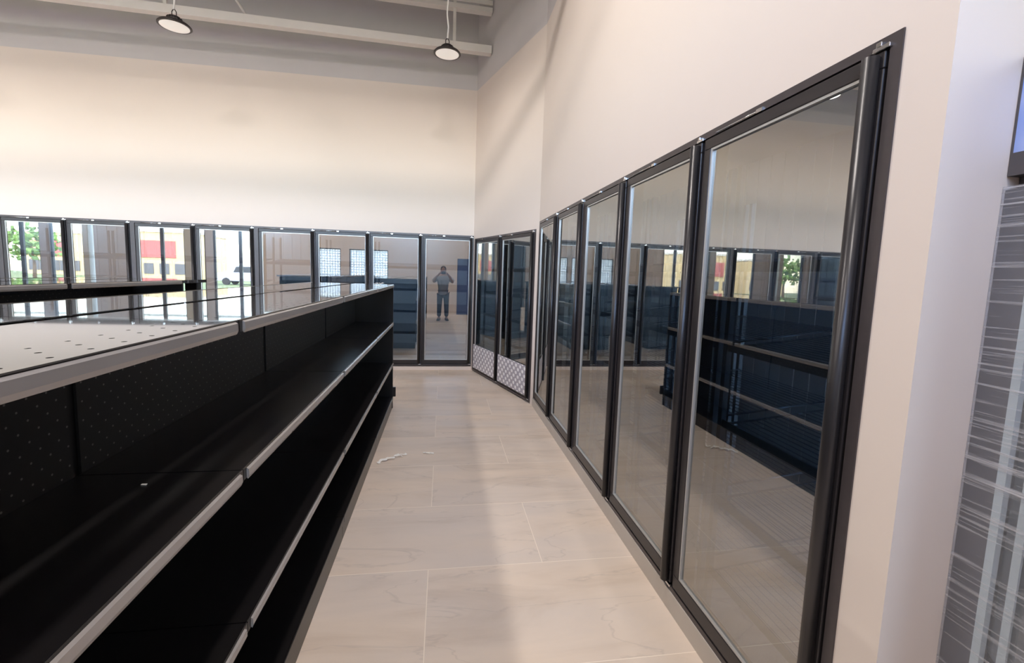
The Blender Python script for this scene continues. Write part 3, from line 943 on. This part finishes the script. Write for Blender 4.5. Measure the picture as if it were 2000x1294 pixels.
# ------------------------------------------------------------------ outdoors (seen only as reflections)
struct(MB().box((-90, -14, -0.25), (40, YS-0.16, -0.13)).build('pavement', M_PAVE))
struct(MB().box((XR+T+0.9, YS-0.16, -0.25), (40, 30, -0.13)).build('pavement', M_PAVE))
struct(MB().box((-90, -60, -0.28), (40, -14, -0.15)).build('lawn', M_LAWN))
def building(loc, w_, d_, h_, mat, band, label):
    e = empty('shop_building', loc)
    MB().box((-w_/2, -d_/2, 0), (w_/2, d_/2, h_)).build('wall', mat, e)
    MB().box((-w_/2-0.1, -d_/2-0.1, h_), (w_/2+0.1, d_/2+0.1, h_+0.25)).build('roof', M_PALE, e)
    if band: MB().box((-w_*0.32, d_/2, h_*0.45), (w_*0.30, d_/2+0.08, h_*0.82)).build('fascia', M_RED, e)
    for k in range(5):
        x = -w_/2+w_*(k+0.7)/5.6
        f = MB().box((x-0.5, d_/2+0.01, 0.5), (x+0.5, d_/2+0.07, 1.7)).build('window', M_ALU, e)
    tag(e, label, 'building')
building((-33, -46, -0.15), 9, 8, 5.2, M_YELLOW, True, 'yellow building with red fascia across the street, mirrored in the doors')
building((-45.5, -50, -0.15), 6, 8, 4.9, M_YELLOW, True, 'farther yellow building with red fascia, mirrored in the leftmost doors')
building((-15, -44, -0.15), 12, 8, 3.8, M_PALE, False, 'pale low building across the street')
def tree(loc, r, h, label, seed):
    rnd = random.Random(seed)
    e = empty('street_tree', loc)
    MB().tube([(0, 0, 0), (0.05, 0, h*0.3), (-0.05, 0.05, h*0.6)], [0.14, 0.1, 0.06]).build('trunk', M_BARK, e)
    mb = MB()
    for k in range(260):
        d = Vector((rnd.gauss(0, 1), rnd.gauss(0, 1), rnd.gauss(0, 1))).normalized()*r*rnd.uniform(0.3, 1)
        c = Vector((0, 0, h*0.66))+Vector((d.x, d.y, d.z*0.8))
        s = rnd.uniform(0.12, 0.3)
        a = Vector((rnd.gauss(0, 1), rnd.gauss(0, 1), rnd.gauss(0, 1))).normalized(); b = a.orthogonal().normalized(); g = a.cross(b)
        i = len(mb.v)
        for q in (b, g, -b, -g): mb.v.append(tuple(c+q*s))
        mb.v.append(tuple(c+a*s*0.5)); mb.v.append(tuple(c-a*s*0.5))
        for j in range(4):
            mb.f.append((i+j, i+(j+1) % 4, i+4)); mb.f.append((i+(j+1) % 4, i+j, i+5))
            mb.mi += [0, 0]; mb.sm += [False, False]
    mb.build('crown', M_LEAF, e)
    tag(e, label, 'tree')
tree((-33.4, -28, -0.15), 2.0, 4.6, 'leafy green street tree mirrored in the leftmost cooler door', 1)
tree((-5.5, -22, -0.15), 1.6, 4.2, 'leafy street tree on the lawn behind the photographer', 2)
def car(loc, label):
    e = empty('parked_van', loc)
    MB().prism([(-2.3, 0.35), (-2.3, 1.0), (-1.5, 1.15), (-0.9, 1.75), (2.2, 1.80), (2.35, 1.0), (2.35, 0.35)], -0.9, 0.9).build('body', M_CAR, e, bevel=0.06)
    MB().prism([(-0.85, 1.12), (-0.60, 1.62), (2.0, 1.66), (2.05, 1.12)], -0.91, 0.91).build('side_glass', M_GASKET, e)
    for x in (-1.45, 1.45):
        for y in (-0.92, 0.72):
            MB().tube([(x, y, 0.32), (x, y+0.2, 0.32)], 0.32, n=20).build('wheel', M_TYRE, e)
    tag(e, label, 'van')
car((-17.4, -29, -0.15), 'pale blue van parked outside, mirrored in the back wall doors')

# ------------------------------------------------------------------ photographer (mirrored in the corner door)
def skin_obj(name, chains, mat, parent, sub=2):
    """chains: list of point lists [(x,y,z,r),...]; first chain starts at the root, others attach by shared coordinates"""
    vs_, es, rs, idx = [], [], [], {}
    for ch in chains:
        prev = None
        for (x, y, z, *r) in ch:
            k = (round(x, 4), round(y, 4), round(z, 4))
            if k not in idx:
                idx[k] = len(vs_); vs_.append(k); rs.append(r[0] if r else 0.05)
            if prev is not None: es.append((prev, idx[k]))
            prev = idx[k]
    me = bpy.data.meshes.new(name); me.from_pydata(vs_, es, [])
    o = bpy.data.objects.new(name, me); COL.objects.link(o)
    sm = o.modifiers.new('skin', 'SKIN')
    me.skin_vertices[0].data[0].use_root = True
    for i, r in enumerate(rs):
        me.skin_vertices[0].data[i].radius = (r, r) if not isinstance(r, tuple) else r
    s = o.modifiers.new('sub', 'SUBSURF'); s.levels = sub; s.render_levels = sub
    sm.use_smooth_shade = True
    me.materials.append(mat)
    o.parent = parent
    return o
def person():
    ox, oy = 0.0, -0.44
    e = empty('person', (ox, oy, 0))
    # body: pelvis root, torso, neck, head base, arms raised to hold a phone at eye height, legs
    body = [[(0, 0, 0.95, 0.13), (0, 0.0, 1.12, 0.12), (0, 0.0, 1.30, 0.14), (0, 0, 1.40, 0.10), (0, 0.01, 1.47, 0.052), (0, 0.02, 1.55, 0.055)]]
    for s in (-1, 1):
        body.append([(0, 0, 1.40, 0.10), (s*0.17, 0.0, 1.385, 0.055), (s*0.31, 0.07, 1.22, 0.045), (s*0.20, 0.24, 1.40, 0.034), (s*0.115, 0.355, 1.500, 0.026), (s*0.100, 0.375, 1.520, 0.028)])
        body.append([(0, 0, 0.95, 0.13), (s*0.10, 0, 0.86, 0.085), (s*0.11, 0.01, 0.48, 0.055), (s*0.12, -0.01, 0.09, 0.038), (s*0.13, 0.10, 0.045, 0.035)])
    bd = skin_obj('body', body, M_SKIN, e)
    # head
    hb = MB().lathe([(0.02, -0.115), (0.050, -0.105), (0.068, -0.06), (0.078, 0.0), (0.076, 0.05), (0.055, 0.095), (0.02, 0.115)], 24)
    h = hb.build('head', M_SKIN, e); h.location = (0, 0.03, 1.605); h.scale = (1, 1.15, 1)
    face = MB().tube([(0, 0.115, 1.615), (0, 0.132, 1.585), (0, 0.118, 1.580)], [0.008, 0.014, 0.010], n=8)
    face.build('nose', M_SKIN, e)
    for s in (-1, 1):
        MB().tube([(s*0.030, 0.100, 1.612), (s*0.030, 0.112, 1.612)], 0.011, n=10).build('eye', M_GASKET, e)
        MB().tube([(s*0.076, 0.03, 1.575), (s*0.086, 0.025, 1.600), (s*0.078, 0.03, 1.625)], [0.008, 0.014, 0.009], n=8).build('ear', M_SKIN, e)
    MB().tube([(-0.022, 0.108, 1.553), (0, 0.114, 1.551), (0.022, 0.108, 1.553)], 0.005, n=6).build('mouth', M_RED, e)
    hr = MB().lathe([(0.083, -0.01), (0.088, 0.03), (0.084, 0.065), (0.062, 0.105), (0.02, 0.126)], 24).build('hair', M_HAIR, e); hr.location = (0, 0.012, 1.612); hr.scale = (1, 1.12, 1)
    # shirt and trousers
    sh = [[(0, 0, 1.12, 0.165), (0, 0, 0.98, 0.170), (0, 0, 0.84, 0.175), (0, 0, 0.80, 0.170)], [(0, 0, 1.12, 0.165), (0, 0, 1.30, 0.172), (0, 0, 1.415, 0.110)]]
    for s in (-1, 1):
        sh.append([(0, 0, 1.30, 0.172), (s*0.19, 0.0, 1.375, 0.080), (s*0.32, 0.06, 1.225, 0.078)])
    skin_obj('shirt', sh, M_SHIRT, e)
    tr = []
    for s in (-1, 1):
        tr.append([(0, 0, 0.93, 0.150), (s*0.10, 0, 0.82, 0.105), (s*0.11, 0.01, 0.48, 0.082), (s*0.12, -0.01, 0.11, 0.070)])
    skin_obj('trousers', tr, M_TROUSER, e)
    for s in (-1, 1):
        sb = MB().prism([(-0.10, 0.0), (-0.11, 0.06), (-0.03, 0.10), (0.06, 0.07), (0.17, 0.045), (0.18, 0.0)], -0.045, 0.045, axis='x')
        o = sb.build('shoe', M_SHOE, e, bevel=0.012); o.location = (s*0.125, 0.0, 0.0); o.rotation_euler = (0, 0, -s*0.15)
        # fingers curl round the ends of the phone
        for k in range(4):
            z = 1.488+0.020*k
            L_ = (0.060, 0.066, 0.062, 0.050)[k]
            skin_obj('finger', [[(s*0.100, 0.372, z, 0.010), (s*0.088, 0.372+0.42*L_, z+0.002, 0.009), (s*0.070, 0.372+0.55*L_, z+0.003, 0.008), (s*0.056, 0.372+0.50*L_, z+0.003, 0.007)]], M_SKIN, e, 1)
        skin_obj('thumb', [[(s*0.102, 0.362, 1.495, 0.012), (s*0.088, 0.352, 1.480, 0.010), (s*0.066, 0.354, 1.486, 0.008)]], M_SKIN, e, 1)
    tag(e, 'person in grey shirt and dark trousers raising a phone, mirrored in the corner door', 'person')
    ph = MB().box((-0.078, 0.381, 1.480), (0.078, 0.389, 1.556)).build('phone', M_GASKET, bevel=0.003)
    ph.location = (ox, oy, 0)
    tag(ph, 'dark phone held sideways by the photographer', 'phone')
person()
